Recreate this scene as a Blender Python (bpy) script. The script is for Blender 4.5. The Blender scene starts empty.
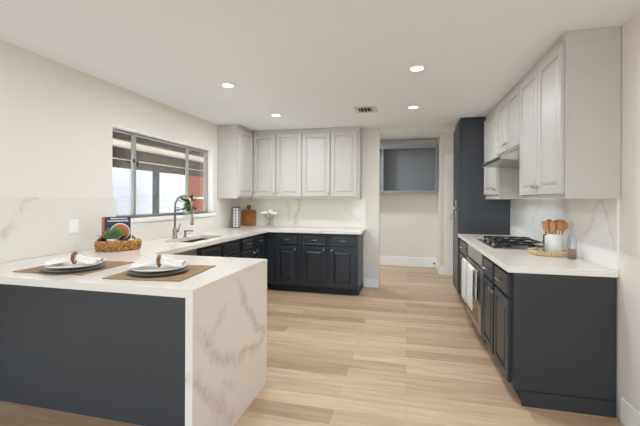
import bpy, bmesh, math, random
from mathutils import Vector, Matrix
random.seed(7)
S = bpy.context.scene
C = S.collection
PI = math.pi

# ---------------------------------------------------------------- camera, world, sun, area lights, exposure
cam_d = bpy.data.cameras.new('camera'); cam = bpy.data.objects.new('camera', cam_d); C.objects.link(cam)
F_PX, YAW, HOR, CAM_H, ROLL = 360.24, -0.237, 199.65, 1.3537, 0.004
cam_d.sensor_fit = 'HORIZONTAL'; cam_d.sensor_width = 36.0; cam_d.lens = F_PX / 640 * 36
cam_d.shift_y = -(213 - HOR) / 640
cam_d.clip_start = 0.05; cam_d.clip_end = 200
fwd = Vector((math.sin(YAW), math.cos(YAW), 0)); rgt = Vector((math.cos(YAW), -math.sin(YAW), 0)); up = Vector((0, 0, 1))
cr, sr = math.cos(ROLL), math.sin(ROLL)
rx = rgt * cr + up * sr; ux = up * cr - rgt * sr
m = Matrix((rx, ux, -fwd)).transposed().to_4x4(); m.translation = Vector((0, 0, CAM_H))
cam.matrix_world = m
S.camera = cam

w = bpy.data.worlds.new('world'); S.world = w; w.use_nodes = True
wn = w.node_tree; wn.nodes.clear()
sky = wn.nodes.new('ShaderNodeTexSky'); sky.sky_type = 'NISHITA'; sky.sun_disc = False
sky.sun_elevation = math.radians(48); sky.sun_rotation = math.radians(75); sky.altitude = 100
bg = wn.nodes.new('ShaderNodeBackground'); bg.inputs['Strength'].default_value = 1.05
wo = wn.nodes.new('ShaderNodeOutputWorld')
wn.links.new(sky.outputs[0], bg.inputs[0]); wn.links.new(bg.outputs[0], wo.inputs[0])

def add_light(name, kind, loc, energy, color=(1, 1, 1), rot=(0, 0, 0), **kw):
    d = bpy.data.lights.new(name, kind); d.energy = energy; d.color = color
    for k, v in kw.items(): setattr(d, k, v)
    o = bpy.data.objects.new(name, d); C.objects.link(o); o.location = loc; o.rotation_euler = rot
    return o
sun = add_light('sun', 'SUN', (0, 0, 10), 16.0, (1.0, .97, .92), angle=math.radians(1))
sun.rotation_euler = Vector((0.26, -0.30, -0.90)).to_track_quat('-Z', 'Y').to_euler()
# lamp added outside the rear windows as daylight, tilted up to brighten the ceiling
add_light('rear_daylight_fill', 'AREA', (-0.6, -4.3, .3), 125, (0.73, 0.85, 1.0), (PI/2+math.radians(38), 0, 0), shape='RECTANGLE', size=4.0, size_y=1.6)
S.view_settings.view_transform = 'Standard'; S.view_settings.look = 'None'
S.view_settings.gamma = 1.0; S.view_settings.use_curve_mapping = False
S.view_settings.exposure = 0.14
S.cycles.diffuse_bounces = 8

# ---------------------------------------------------------------- helpers
def lin(r, g, b):
    f = lambda c: (c/255/12.92) if c/255 <= .04045 else ((c/255+.055)/1.055)**2.4
    return (f(r), f(g), f(b), 1)

def mat(name, col, rough=.5, metal=0, var=0, vscale=8, bump=0, bscale=60, spec=.5, coat=0):
    m = bpy.data.materials.new(name); m.use_nodes = True; nt = m.node_tree
    b = nt.nodes['Principled BSDF']
    b.inputs['Base Color'].default_value = col; b.inputs['Roughness'].default_value = rough; b.inputs['Metallic'].default_value = metal
    b.inputs['Specular IOR Level'].default_value = spec; b.inputs['Coat Weight'].default_value = coat
    tc = nt.nodes.new('ShaderNodeTexCoord')
    if var:
        n = nt.nodes.new('ShaderNodeTexNoise'); n.inputs['Scale'].default_value = vscale; n.inputs['Detail'].default_value = 4
        nt.links.new(tc.outputs['Object'], n.inputs['Vector'])
        mx = nt.nodes.new('ShaderNodeMix'); mx.data_type = 'RGBA'
        mx.inputs[6].default_value = tuple(c*(1-var) for c in col[:3])+(1,); mx.inputs[7].default_value = tuple(min(1, c*(1+var)) for c in col[:3])+(1,)
        nt.links.new(n.outputs['Fac'], mx.inputs[0]); nt.links.new(mx.outputs[2], b.inputs['Base Color'])
    if bump:
        n2 = nt.nodes.new('ShaderNodeTexNoise'); n2.inputs['Scale'].default_value = bscale; n2.inputs['Detail'].default_value = 3
        nt.links.new(tc.outputs['Object'], n2.inputs['Vector'])
        bp = nt.nodes.new('ShaderNodeBump'); bp.inputs['Strength'].default_value = bump; bp.inputs['Distance'].default_value = .01
        nt.links.new(n2.outputs['Fac'], bp.inputs['Height']); nt.links.new(bp.outputs[0], b.inputs['Normal'])
    return m

def glass_mat(name, tint=(1, 1, 1, 1), refl=.08):
    m = bpy.data.materials.new(name); m.use_nodes = True; nt = m.node_tree; nt.nodes.clear()
    t = nt.nodes.new('ShaderNodeBsdfTransparent'); t.inputs[0].default_value = tint
    g = nt.nodes.new('ShaderNodeBsdfGlossy'); g.inputs['Roughness'].default_value = .03
    fr = nt.nodes.new('ShaderNodeLayerWeight'); fr.inputs['Blend'].default_value = .25
    mu = nt.nodes.new('ShaderNodeMath'); mu.operation = 'MULTIPLY_ADD'; mu.inputs[1].default_value = .25; mu.inputs[2].default_value = refl*.3
    mx = nt.nodes.new('ShaderNodeMixShader'); o = nt.nodes.new('ShaderNodeOutputMaterial')
    nt.links.new(fr.outputs['Fresnel'], mu.inputs[0]); nt.links.new(mu.outputs[0], mx.inputs[0])
    nt.links.new(t.outputs[0], mx.inputs[1]); nt.links.new(g.outputs[0], mx.inputs[2]); nt.links.new(mx.outputs[0], o.inputs[0])
    return m

def emit_mat(name, col, s):
    m = bpy.data.materials.new(name); m.use_nodes = True; nt = m.node_tree; nt.nodes.clear()
    e = nt.nodes.new('ShaderNodeEmission'); e.inputs[0].default_value = col; e.inputs[1].default_value = s
    o = nt.nodes.new('ShaderNodeOutputMaterial'); nt.links.new(e.outputs[0], o.inputs[0]); return m

def marble_mat(name, base, vein, strength=.55, rough=.22, scale=.8, seed=0.0):
    m = mat(name, base, rough); nt = m.node_tree; b = nt.nodes['Principled BSDF']
    g = nt.nodes.new('ShaderNodeNewGeometry')
    mp = nt.nodes.new('ShaderNodeMapping'); mp.inputs['Location'].default_value = (seed, seed*1.7, seed*.6); mp.inputs['Rotation'].default_value = (.7, .5, .4)
    nt.links.new(g.outputs['Position'], mp.inputs[0])
    def ridge(sc, width, detail, dist, lac=2.0):
        n = nt.nodes.new('ShaderNodeTexNoise'); n.inputs['Scale'].default_value = sc; n.inputs['Detail'].default_value = detail; n.inputs['Distortion'].default_value = dist
        n.inputs['Roughness'].default_value = .55
        nt.links.new(mp.outputs[0], n.inputs['Vector'])
        a = nt.nodes.new('ShaderNodeMath'); a.operation = 'SUBTRACT'; a.inputs[1].default_value = .5; nt.links.new(n.outputs['Fac'], a.inputs[0])
        ab = nt.nodes.new('ShaderNodeMath'); ab.operation = 'ABSOLUTE'; nt.links.new(a.outputs[0], ab.inputs[0])
        r = nt.nodes.new('ShaderNodeMapRange'); r.inputs[1].default_value = 0; r.inputs[2].default_value = width; r.inputs[3].default_value = 1; r.inputs[4].default_value = 0
        r.interpolation_type = 'SMOOTHSTEP'
        nt.links.new(ab.outputs[0], r.inputs[0]); return r
    r1 = ridge(scale, .035, 6, .35); r2 = ridge(scale*2.3, .015, 5, .5)
    nm = nt.nodes.new('ShaderNodeTexNoise'); nm.inputs['Scale'].default_value = scale*1.6; nm.inputs['Detail'].default_value = 3; nt.links.new(mp.outputs[0], nm.inputs['Vector'])
    rm = nt.nodes.new('ShaderNodeMapRange'); rm.inputs[1].default_value = .42; rm.inputs[2].default_value = .62; nt.links.new(nm.outputs['Fac'], rm.inputs[0])
    def op(o, a, bb):
        x = nt.nodes.new('ShaderNodeMath'); x.operation = o
        for i, q in enumerate((a, bb)):
            if isinstance(q, float): x.inputs[i].default_value = q
            else: nt.links.new(q.outputs[0], x.inputs[i])
        return x
    fine = nt.nodes.new('ShaderNodeTexNoise'); fine.inputs['Scale'].default_value = 22; fine.inputs['Detail'].default_value = 5; nt.links.new(mp.outputs[0], fine.inputs['Vector'])
    fac = op('MULTIPLY', op('MULTIPLY', op('MAXIMUM', r1, op('MULTIPLY', r2, .45)), rm), op('ADD', fine, .25))
    fac = op('MULTIPLY', fac, float(strength*1.3))
    mx = nt.nodes.new('ShaderNodeMix'); mx.data_type = 'RGBA'; mx.inputs[6].default_value = base; mx.inputs[7].default_value = vein
    nt.links.new(fac.outputs[0], mx.inputs[0]); nt.links.new(mx.outputs[2], b.inputs['Base Color'])
    return m

def vein_mat(name, base, vein, chains, rough=.2, amp=.10):
    """pale stone crossed by the veins of this slab: chains of (points, width, strength), wandering with noise"""
    m = mat(name, base, rough); nt = m.node_tree; b = nt.nodes['Principled BSDF']
    N = nt.nodes.new; L = nt.links.new
    g = N('ShaderNodeNewGeometry')
    def vmath(op, a, bb=None, scale=None):
        x = N('ShaderNodeVectorMath'); x.operation = op
        for i, q in enumerate((a, bb)):
            if q is None: continue
            if isinstance(q, (tuple, Vector)): x.inputs[i].default_value = tuple(q)
            else: L(q, x.inputs[i])
        if scale is not None:
            if isinstance(scale, float): x.inputs['Scale'].default_value = scale
            else: L(scale, x.inputs['Scale'])
        return x
    def noise(sc, det):
        n = N('ShaderNodeTexNoise'); n.inputs['Scale'].default_value = sc; n.inputs['Detail'].default_value = det; L(g.outputs['Position'], n.inputs['Vector']); return n
    n1 = noise(4.5, 6)
    off = vmath('SCALE', vmath('SUBTRACT', n1.outputs['Color'], (.5, .5, .5)).outputs[0], scale=amp*2.4)
    P = vmath('ADD', g.outputs['Position'], off.outputs[0]).outputs[0]
    acc = None
    for pts, wd, st in chains:
        for A, E in zip(pts, pts[1:]):
            A, E = Vector(A), Vector(E); D = E-A
            dt = vmath('DOT_PRODUCT', vmath('SUBTRACT', P, A).outputs[0], D/D.length_squared)
            cl = N('ShaderNodeClamp'); L(dt.outputs['Value'], cl.inputs[0])
            q = vmath('ADD', vmath('SCALE', D, scale=cl.outputs[0]).outputs[0], A)
            ds = vmath('DISTANCE', P, q.outputs[0])
            r = N('ShaderNodeMapRange'); r.interpolation_type = 'SMOOTHSTEP'; r.inputs[1].default_value = 0; r.inputs[2].default_value = wd; r.inputs[3].default_value = st; r.inputs[4].default_value = 0
            L(ds.outputs['Value'], r.inputs[0])
            if acc is None: acc = r.outputs[0]
            else:
                mxm = N('ShaderNodeMath'); mxm.operation = 'MAXIMUM'; L(acc, mxm.inputs[0]); L(r.outputs[0], mxm.inputs[1]); acc = mxm.outputs[0]
    fine = noise(26, 5)
    ad = N('ShaderNodeMapRange'); ad.inputs[1].default_value = .3; ad.inputs[2].default_value = .7; ad.inputs[3].default_value = .25; ad.inputs[4].default_value = 1.15; L(fine.outputs['Fac'], ad.inputs[0])
    mu = N('ShaderNodeMath'); mu.operation = 'MULTIPLY'; L(acc, mu.inputs[0]); L(ad.outputs[0], mu.inputs[1])
    mx = N('ShaderNodeMix'); mx.data_type = 'RGBA'; mx.inputs[6].default_value = base; mx.inputs[7].default_value = vein
    L(mu.outputs[0], mx.inputs[0]); L(mx.outputs[2], b.inputs['Base Color'])
    return m

def floor_mat():
    m = mat('oak_planks', (1, 1, 1, 1), .38); nt = m.node_tree; b = nt.nodes['Principled BSDF']
    g = nt.nodes.new('ShaderNodeNewGeometry')
    br = nt.nodes.new('ShaderNodeTexBrick'); br.offset = .37; br.offset_frequency = 2; br.squash = 1
    br.inputs['Color1'].default_value = lin(218, 192, 160); br.inputs['Color2'].default_value = lin(186, 155, 120)
    br.inputs['Mortar'].default_value = lin(172, 143, 112); br.inputs['Scale'].default_value = 1; br.inputs['Mortar Size'].default_value = .0012
    br.inputs['Brick Width'].default_value = 1.22; br.inputs['Row Height'].default_value = .152; br.inputs['Bias'].default_value = 0.0
    nt.links.new(g.outputs['Position'], br.inputs['Vector'])
    mp = nt.nodes.new('ShaderNodeMapping'); mp.inputs['Scale'].default_value = (1.3, 16, 1); nt.links.new(g.outputs['Position'], mp.inputs[0])
    n = nt.nodes.new('ShaderNodeTexNoise'); n.inputs['Scale'].default_value = 1.6; n.inputs['Detail'].default_value = 7; n.inputs['Distortion'].default_value = .6
    nt.links.new(mp.outputs[0], n.inputs['Vector'])
    cr_ = nt.nodes.new('ShaderNodeValToRGB'); e = cr_.color_ramp.elements
    e[0].position = .3; e[0].color = (.80, .76, .71, 1); e[1].position = .68; e[1].color = (1.08, 1.08, 1.08, 1)
    nt.links.new(n.outputs['Fac'], cr_.inputs[0])
    mx = nt.nodes.new('ShaderNodeMix'); mx.data_type = 'RGBA'; mx.blend_type = 'MULTIPLY'; mx.inputs[0].default_value = .8
    nt.links.new(br.outputs[0], mx.inputs[6]); nt.links.new(cr_.outputs[0], mx.inputs[7]); nt.links.new(mx.outputs[2], b.inputs['Base Color'])
    return m

def wood_mat(name, c1, c2, scale=(3, 30, 30), rough=.45):
    m = mat(name, c1, rough); nt = m.node_tree; b = nt.nodes['Principled BSDF']; tc = nt.nodes.new('ShaderNodeTexCoord')
    mp = nt.nodes.new('ShaderNodeMapping'); mp.inputs['Scale'].default_value = scale; nt.links.new(tc.outputs['Object'], mp.inputs[0])
    n = nt.nodes.new('ShaderNodeTexNoise'); n.inputs['Scale'].default_value = 1.5; n.inputs['Detail'].default_value = 5; n.inputs['Distortion'].default_value = 1
    nt.links.new(mp.outputs[0], n.inputs['Vector'])
    mx = nt.nodes.new('ShaderNodeMix'); mx.data_type = 'RGBA'; mx.inputs[6].default_value = c1; mx.inputs[7].default_value = c2
    nt.links.new(n.outputs['Fac'], mx.inputs[0]); nt.links.new(mx.outputs[2], b.inputs['Base Color']); return m

def lines_mat(name, col, line, axis, period, width, rough=.6):
    """flat boards with thin joints every `period` metres along an axis"""
    m = mat(name, col, rough); nt = m.node_tree; b = nt.nodes['Principled BSDF']; g = nt.nodes.new('ShaderNodeNewGeometry')
    sp = nt.nodes.new('ShaderNodeSeparateXYZ'); nt.links.new(g.outputs['Position'], sp.inputs[0])
    a = nt.nodes.new('ShaderNodeMath'); a.operation = 'DIVIDE'; a.inputs[1].default_value = period; nt.links.new(sp.outputs['XYZ'.index(axis)], a.inputs[0])
    f = nt.nodes.new('ShaderNodeMath'); f.operation = 'FRACT'; nt.links.new(a.outputs[0], f.inputs[0])
    l = nt.nodes.new('ShaderNodeMath'); l.operation = 'LESS_THAN'; l.inputs[1].default_value = width/period; nt.links.new(f.outputs[0], l.inputs[0])
    mx = nt.nodes.new('ShaderNodeMix'); mx.data_type = 'RGBA'; mx.inputs[6].default_value = col; mx.inputs[7].default_value = line
    nt.links.new(l.outputs[0], mx.inputs[0]); nt.links.new(mx.outputs[2], b.inputs['Base Color']); return m

def vec(*a): return Vector(a)
def B(): return bmesh.new()
def bx(bm, x0, x1, y0, y1, z0, z1):
    v = [bm.verts.new(p) for p in ((x0,y0,z0),(x1,y0,z0),(x1,y1,z0),(x0,y1,z0),(x0,y0,z1),(x1,y0,z1),(x1,y1,z1),(x0,y1,z1))]
    for f in ((3,2,1,0),(4,5,6,7),(0,1,5,4),(1,2,6,5),(2,3,7,6),(3,0,4,7)): bm.faces.new([v[i] for i in f])
    return bm
def box(*a): return bx(B(), *a)
def obox(bm, o, u, n, w, h, d0, d1, z0=0):
    """box on a front plane: origin o, width along u, height z, depth d0..d1 along n"""
    o, u, n = Vector(o), Vector(u), Vector(n)
    ps = []
    for z in (z0, z0+h):
        for a, d in ((0, d0), (w, d0), (w, d1), (0, d1)): ps.append(o + u*a + n*d + vec(0, 0, z))
    v = [bm.verts.new(p) for p in ps]
    for f in ((3,2,1,0),(4,5,6,7),(0,1,5,4),(1,2,6,5),(2,3,7,6),(3,0,4,7)): bm.faces.new([v[i] for i in f])
    return bm
def loft(bm, rings, cap=True):
    R = [[bm.verts.new(p) for p in r] for r in rings]
    for a, b in zip(R, R[1:]):
        n = len(a)
        for i in range(n): bm.faces.new((a[i], a[(i+1) % n], b[(i+1) % n], b[i]))
    if cap:
        bm.faces.new(R[0][::-1]); bm.faces.new(R[-1])
    return bm
def lathe(bm, cx, cy, prof, n=24, sx=1, sy=1, closed=False):
    """profile of (radius, z); radius 0 is a pole"""
    R = []
    for r, z in prof:
        if r < 1e-6: R.append([bm.verts.new((cx, cy, z))])
        else: R.append([bm.verts.new((cx+r*sx*math.cos(2*PI*i/n), cy+r*sy*math.sin(2*PI*i/n), z)) for i in range(n)])
    if closed: R.append(R[0])
    for a, b in zip(R, R[1:]):
        for i in range(n):
            j = (i+1) % n
            if len(a) == 1 and len(b) == 1: continue
            if len(a) == 1: bm.faces.new((a[0], b[j], b[i]))
            elif len(b) == 1: bm.faces.new((a[i], a[j], b[0]))
            else: bm.faces.new((a[i], a[j], b[j], b[i]))
    if not closed:
        if len(R[0]) > 1: bm.faces.new(R[0][::-1])
        if len(R[-1]) > 1: bm.faces.new(R[-1])
    return bm
def tube(bm, pts, r, n=10, closed=False):
    pts = [Vector(p) for p in pts]; rings = []; prev = None
    N = len(pts)
    for i, p in enumerate(pts):
        if closed: t = pts[(i+1) % N]-pts[i-1]
        else: t = (pts[min(i+1, N-1)]-pts[max(i-1, 0)])
        t.normalize()
        if prev is None:
            a = vec(0, 0, 1) if abs(t.z) < .9 else vec(1, 0, 0)
            s = t.cross(a).normalized()
        else:
            s = (prev - t*prev.dot(t)).normalized()
        prev = s; q = t.cross(s)
        rr = r[i] if isinstance(r, (list, tuple)) else r
        rings.append([p + s*rr*math.cos(2*PI*k/n) + q*rr*math.sin(2*PI*k/n) for k in range(n)])
    if closed:
        R = [[bm.verts.new(p) for p in ring] for ring in rings]
        for a, b in zip(R, R[1:]+R[:1]):
            for i in range(n): bm.faces.new((a[i], a[(i+1) % n], b[(i+1) % n], b[i]))
        return bm
    return loft(bm, rings)
def ball(bm, c, r, sx=1, sy=1, sz=1, seg=12, rg=8):
    prof = [(r*math.sin(PI*k/rg), c[2]-r*sz*math.cos(PI*k/rg)) for k in range(rg+1)]
    prof[0] = (0, prof[0][1]); prof[-1] = (0, prof[-1][1])
    return lathe(bm, c[0], c[1], prof, seg, sx, sy)

def root_loc(p):
    while p.parent: p = p.parent
    return p.location.copy()
def obj(name, bm, material, parent=None, smooth=False, bevel=0, loc=None):
    """links the bmesh (built in world coordinates) as ONE mesh object"""
    base = root_loc(parent) if parent else Vector(loc or (0, 0, 0))
    bmesh.ops.translate(bm, verts=bm.verts, vec=-base)
    bmesh.ops.recalc_face_normals(bm, faces=bm.faces)
    me = bpy.data.meshes.new(name); bm.to_mesh(me); bm.free()
    if smooth:
        for p in me.polygons: p.use_smooth = True
    o = bpy.data.objects.new(name, me); C.objects.link(o); me.materials.append(material)
    if parent: o.parent = parent
    else: o.location = base
    if bevel:
        bv = o.modifiers.new('bevel', 'BEVEL'); bv.width = bevel; bv.segments = 2; bv.limit_method = 'ANGLE'
    return o
def thing(name, label, cat, loc, group=None):
    o = bpy.data.objects.new(name, None); C.objects.link(o); o.location = loc; o.empty_display_size = .1
    return tag(o, label, cat, group)
def tag(o, label, cat, group=None):
    o['label'] = label; o['category'] = cat
    if group: o['group'] = group
    return o
def struct(name, bm, material, parent=None, **kw):
    o = obj(name, bm, material, parent, **kw)
    if not parent: o['kind'] = 'structure'
    return o

# ---------------------------------------------------------------- materials
M_wall = mat('wall_paint', lin(233, 227, 219), .85, bump=.03, bscale=200)
M_ceil = mat('ceiling_paint', lin(243, 245, 247), .9)
M_trim = mat('trim_white', lin(246, 245, 242), .45)
M_floor = floor_mat()
_w = lambda *p: [(-1.003, y, z) for y, z in p]
M_marble = vein_mat('marble_waterfall', lin(240, 234, 226), lin(196, 182, 164), [
    (_w((1.953, .90), (2.13, .70), (2.25, .55), (2.44, .38)), .060, .62), (_w((1.53, .73), (1.72, .57), (1.886, .42), (2.12, .37), (2.44, .35)), .065, .62),
    (_w((1.57, .47), (1.70, .33), (1.80, .20), (1.93, .02)), .070, .6), (_w((1.96, .78), (1.82, .70), (1.70, .62)), .03, .35), (_w((1.85, .30), (2.0, .26)), .05, .4)], .18)
M_top = marble_mat('worktop_quartz', lin(240, 233, 224), lin(205, 195, 182), .35, .16, .8, 3.1)
M_splash = vein_mat('marble_backsplash', lin(233, 227, 219), lin(188, 176, 160), [
    ([(-2.691, 2.11, 1.40), (-2.691, 1.99, 1.22), (-2.691, 1.88, 1.06)], .055, .7), ([(-2.691, 2.38, 1.37), (-2.691, 2.37, 1.25)], .02, .4),
    ([(-1.70, 5.608, 1.38), (-1.74, 5.608, 1.15), (-1.77, 5.608, .95)], .075, .6), ([(-1.92, 5.608, 1.37), (-1.86, 5.608, .98)], .05, .4),
    ([(-.95, 5.608, 1.2), (-.72, 5.608, 1.02)], .05, .25)], .2)
M_splash_r = vein_mat('marble_backsplash_bright', lin(240, 238, 235), lin(196, 191, 186), [
    ([(1.276, 2.82, 1.37), (1.276, 2.97, 1.2), (1.276, 3.12, 1.05)], .035, .55), ([(1.276, 2.80, 1.37), (1.276, 2.70, 1.2), (1.276, 2.66, 1.05)], .03, .45),
    ([(1.276, 3.9, 1.4), (1.276, 4.2, 1.1)], .04, .4)], .15, .06)
M_penback = mat('charcoal_peninsula_sheen', lin(72, 74, 77), .45, var=.04)  # charcoal lightened so its colour carries the glossy reflection on the panel
M_dark = mat('charcoal_paint', lin(47, 51, 57), .34, var=.04)
M_darkend = mat('charcoal_end_panel', lin(48, 49, 50), .5, var=.04)
M_toe = mat('toe_kick_black', lin(34, 35, 38), .55)
M_grey = mat('light_grey_paint', lin(199, 194, 189), .4, var=.02)
M_nickel = mat('brushed_nickel', lin(196, 190, 180), .3, 1)
M_steel = mat('stainless_steel', lin(186, 182, 175), .3, 1, var=.05, vscale=40)
M_faucet = mat('faucet_steel', lin(158, 151, 141), .32, 1)
M_sinksteel = mat('sink_steel', lin(150, 140, 128), .35, 1)
M_black = mat('black_enamel', lin(22, 22, 23), .3)
M_iron = mat('cast_iron', lin(28, 28, 29), .38)
M_ovenglass = mat('oven_glass', lin(16, 16, 18), .08)
M_alu = mat('window_aluminium', lin(158, 154, 148), .45, .2)
M_glass = glass_mat('window_glass')
M_clear = glass_mat('clear_glass', (.985, .99, .985, 1), .1)
M_bluegl = glass_mat('bottle_glass', (.90, .93, .955, 1), .2)
M_towel = mat('towel_white', lin(236, 234, 230), .95, bump=.4, bscale=300)
M_niche = mat('niche_slate', lin(134, 139, 143), .6)
M_nichefr = mat('niche_frame', lin(150, 154, 157), .5)
M_burlap = mat('woven_jute', lin(168, 138, 102), .95, var=.25, vscale=120, bump=.8, bscale=160)
M_charger = mat('charger_slate', lin(112, 104, 97), .35, var=.1)
M_plate = mat('white_china', lin(238, 234, 228), .2)
M_linen = mat('napkin_linen', lin(240, 236, 229), .9, bump=.2, bscale=200)
M_ringwood = wood_mat('ring_wood', lin(150, 96, 55), lin(112, 66, 36))
M_basket = mat('wicker', lin(186, 128, 66), .8, var=.75, vscale=60, bump=1, bscale=90)
nt_ = M_basket.node_tree; _mx = [n for n in nt_.nodes if n.type == 'MIX'][0]; _nz = [n for n in nt_.nodes if n.type == 'TEX_NOISE' and n.outputs['Fac'].links and n.outputs['Fac'].links[0].to_node == _mx][0]
_rp = nt_.nodes.new('ShaderNodeValToRGB'); _rp.color_ramp.elements[0].position = .34; _rp.color_ramp.elements[1].position = .60
_rp.color_ramp.elements[0].color = lin(112, 66, 28); _rp.color_ramp.elements[1].color = lin(222, 168, 96)
nt_.links.new(_nz.outputs['Fac'], _rp.inputs[0]); nt_.links.new(_rp.outputs[0], nt_.nodes['Principled BSDF'].inputs['Base Color'])
M_straw = mat('straw', lin(182, 146, 96), .9, var=.4, vscale=90, bump=.8, bscale=120)
M_navy = mat('book_navy', lin(40, 58, 82), .5)
M_orange = mat('book_orange', lin(212, 98, 60), .5, var=.15, vscale=30)
M_paper = mat('paper', lin(235, 230, 220), .8)
M_food = mat('soup_orange', lin(205, 118, 66), .5, var=.45, vscale=45)
M_foodgreen = mat('salad_green', lin(160, 160, 84), .6, var=.4, vscale=60)
M_leaf = mat('leaf_green', lin(72, 112, 58), .5, var=.35, vscale=30)
M_leafd = mat('herb_green', lin(112, 142, 104), .5, var=.35, vscale=30)
M_onion = mat('red_onion', lin(86, 36, 34), .35, var=.25)
M_garlic = mat('garlic', lin(226, 214, 202), .6, var=.1)
M_board = wood_mat('board_acacia', lin(190, 128, 74), lin(128, 78, 40), (30, 30, 4))
M_spoon = wood_mat('spoon_wood', lin(208, 152, 96), lin(176, 116, 66), (25, 25, 4))
M_spoon2 = wood_mat('spoon_wood_dark', lin(186, 124, 72), lin(150, 92, 50), (25, 25, 4))
M_ceramic = mat('white_ceramic', lin(236, 233, 228), .35, var=.03)
M_bead = wood_mat('beaded_wood', lin(236, 214, 176), lin(206, 172, 126), (20, 20, 20))
M_petal = mat('white_petal', lin(246, 243, 234), .7)
M_stem = mat('stem_green', lin(88, 110, 62), .6)
M_deck = lines_mat('patio_boards', lin(236, 228, 214), lin(172, 160, 146), 'X', .14, .008)
M_beam = mat('beam_slate', lin(70, 65, 58), .7, var=.1)
M_post = mat('post_slate', lin(46, 52, 62), .6)
M_siding = lines_mat('white_siding_dimmed', lin(142, 143, 144), lin(126, 127, 130), 'Z', .42, .02)  # white boards greyed in the base colour so daylight does not burn them out
M_red = mat('red_paint', lin(150, 70, 36), .75, var=.12, vscale=3)
M_concrete = mat('patio_concrete', lin(214, 208, 198), .9, var=.1)
M_lamp = emit_mat('lamp_lens', (1, .97, .92, 1), 9)
M_vent = mat('vent_white', lin(214, 211, 206), .5)
M_hole = mat('vent_shaft', lin(30, 28, 27), .9)
M_oil = mat('cruet_oil', lin(150, 124, 92), .3)

# ---------------------------------------------------------------- dimensions
XL, XR, YB, CEIL, XE = -2.703, 1.288, 5.62, 2.437, -0.416     # left wall, right wall, back wall, ceiling, end of back wall
CT, CS = .914, .874                                            # worktop top and underside
LFX = -1.985; BFY = 4.965; RFX = .653                          # worktop front edges
g_ = .0015

# ---------------------------------------------------------------- the setting
struct('floor', box(XL-.15, XR+.12, -3.6, 7.7, -.12, 0), M_floor)
b = box(XL-.15, XR+.12, -3.6, YB+.0, CEIL, 2.8); bx(b, XL-.15, XR+.12, YB, 7.7, 2.57, 2.8); struct('ceiling', b, M_ceil)
WY0, WY1, WZ0, WZ1 = 2.843, 4.655, 1.16, 2.055
b = B()
bx(b, XL-.15, XL, -3.5, WY0, 0, CEIL); bx(b, XL-.15, XL, WY1, YB+.12, 0, CEIL)
bx(b, XL-.15, XL, WY0, WY1, 0, WZ0); bx(b, XL-.15, XL, WY0, WY1, WZ1, CEIL)
struct('wall_left', b, M_wall)
struct('wall_back', box(XL, XE, YB, YB+.12, 0, 2.57), M_wall)
struct('wall_far', box(XL, XR, 7.58, 7.7, 0, 2.57), M_wall)
struct('wall_hall_left', box(XL-.15, XL, YB+.12, 7.7, 0, 2.57), M_wall)
struct('wall_right', box(XR, XR+.12, -3.5, 7.7, 0, 2.57), M_wall)
HX, HY = .592, 6.88
struct('wall_hall_right', box(HX, XR, HY, 7.58, 0, 2.57), M_wall)
b = B()
bx(b, XL-.15, -2.35, -3.6, -3.5, 0, CEIL); bx(b, 1.15, XR+.12, -3.6, -3.5, 0, CEIL); bx(b, -2.35, 1.15, -3.6, -3.5, 2.3, CEIL); bx(b, -2.35, 1.15, -3.6, -3.5, 0, .25)
struct('wall_rear', b, M_wall)
b = B()
for x0 in (-2.35, -1.22, -.04, 1.1): bx(b, x0, x0+.05, -3.58, -3.52, .25, 2.3)
bx(b, -2.35, 1.15, -3.58, -3.52, .25, .30); bx(b, -2.35, 1.15, -3.58, -3.52, 2.25, 2.3)
struct('window_2', b, M_trim)

def baseboard(name, x0, x1, y0, y1, h=.145): return struct(name, box(x0, x1, y0, y1, 0, h), M_trim, bevel=.004)
baseboard('baseboard_far', XL+.01, HX-.001, 7.565, 7.58, .19)
baseboard('baseboard_back', -.642, XE+.0, YB-.016, YB, .13)
baseboard('baseboard_right', XR-.016, XR, -3.48, 2.575, .155)
baseboard('baseboard_hall_side', HX-.016, HX, HY, 7.564, .15)
baseboard('baseboard_hall_front', HX-.016, .665, HY-.016, HY, .17)
baseboard('baseboard_left', XL, XL+.016, -3.48, 1.8, .145)
struct('trim_1', box(-.519, XE, YB-.008, YB, .131, CEIL-.001), M_wall)          # flat corner board at the end of the back wall
# hall door with casing on the right of the hall
b = B(); bx(b, .667, .767, HY-.022, HY, 0, 2.08); bx(b, .667, XR-.02, HY-.022, HY, 2.08, 2.17)
struct('trim_2', b, M_trim, bevel=.004)
d = struct('door_1', box(.767, XR-.03, HY-.012, HY-.001, .005, 2.08), M_trim)
b = B(); obox(b, (.769, HY-.012, 1.0), (1, 0, 0), (0, -1, 0), .014, .09, 0, .012); struct('door_hinge', b, M_nickel, d)

# marble backsplash slabs
b = B(); bx(b, XL, XL+.012, 1.56, WY0+.03, CT+g_, 1.363); bx(b, XL, XL+.012, WY0+.03, WY1+.07, CT+g_, 1.112); bx(b, XL, XL+.012, WY1+.07, YB, CT+g_, 1.366)
struct('trim_backsplash_left', b, M_splash)
struct('trim_backsplash_back', box(XL+.012, -.627, YB-.012, YB, CT+g_, 1.366), M_splash)
struct('trim_backsplash_right', box(XR-.012, XR, 2.622, 5.018, CT+g_, 1.85), M_splash_r)

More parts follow.
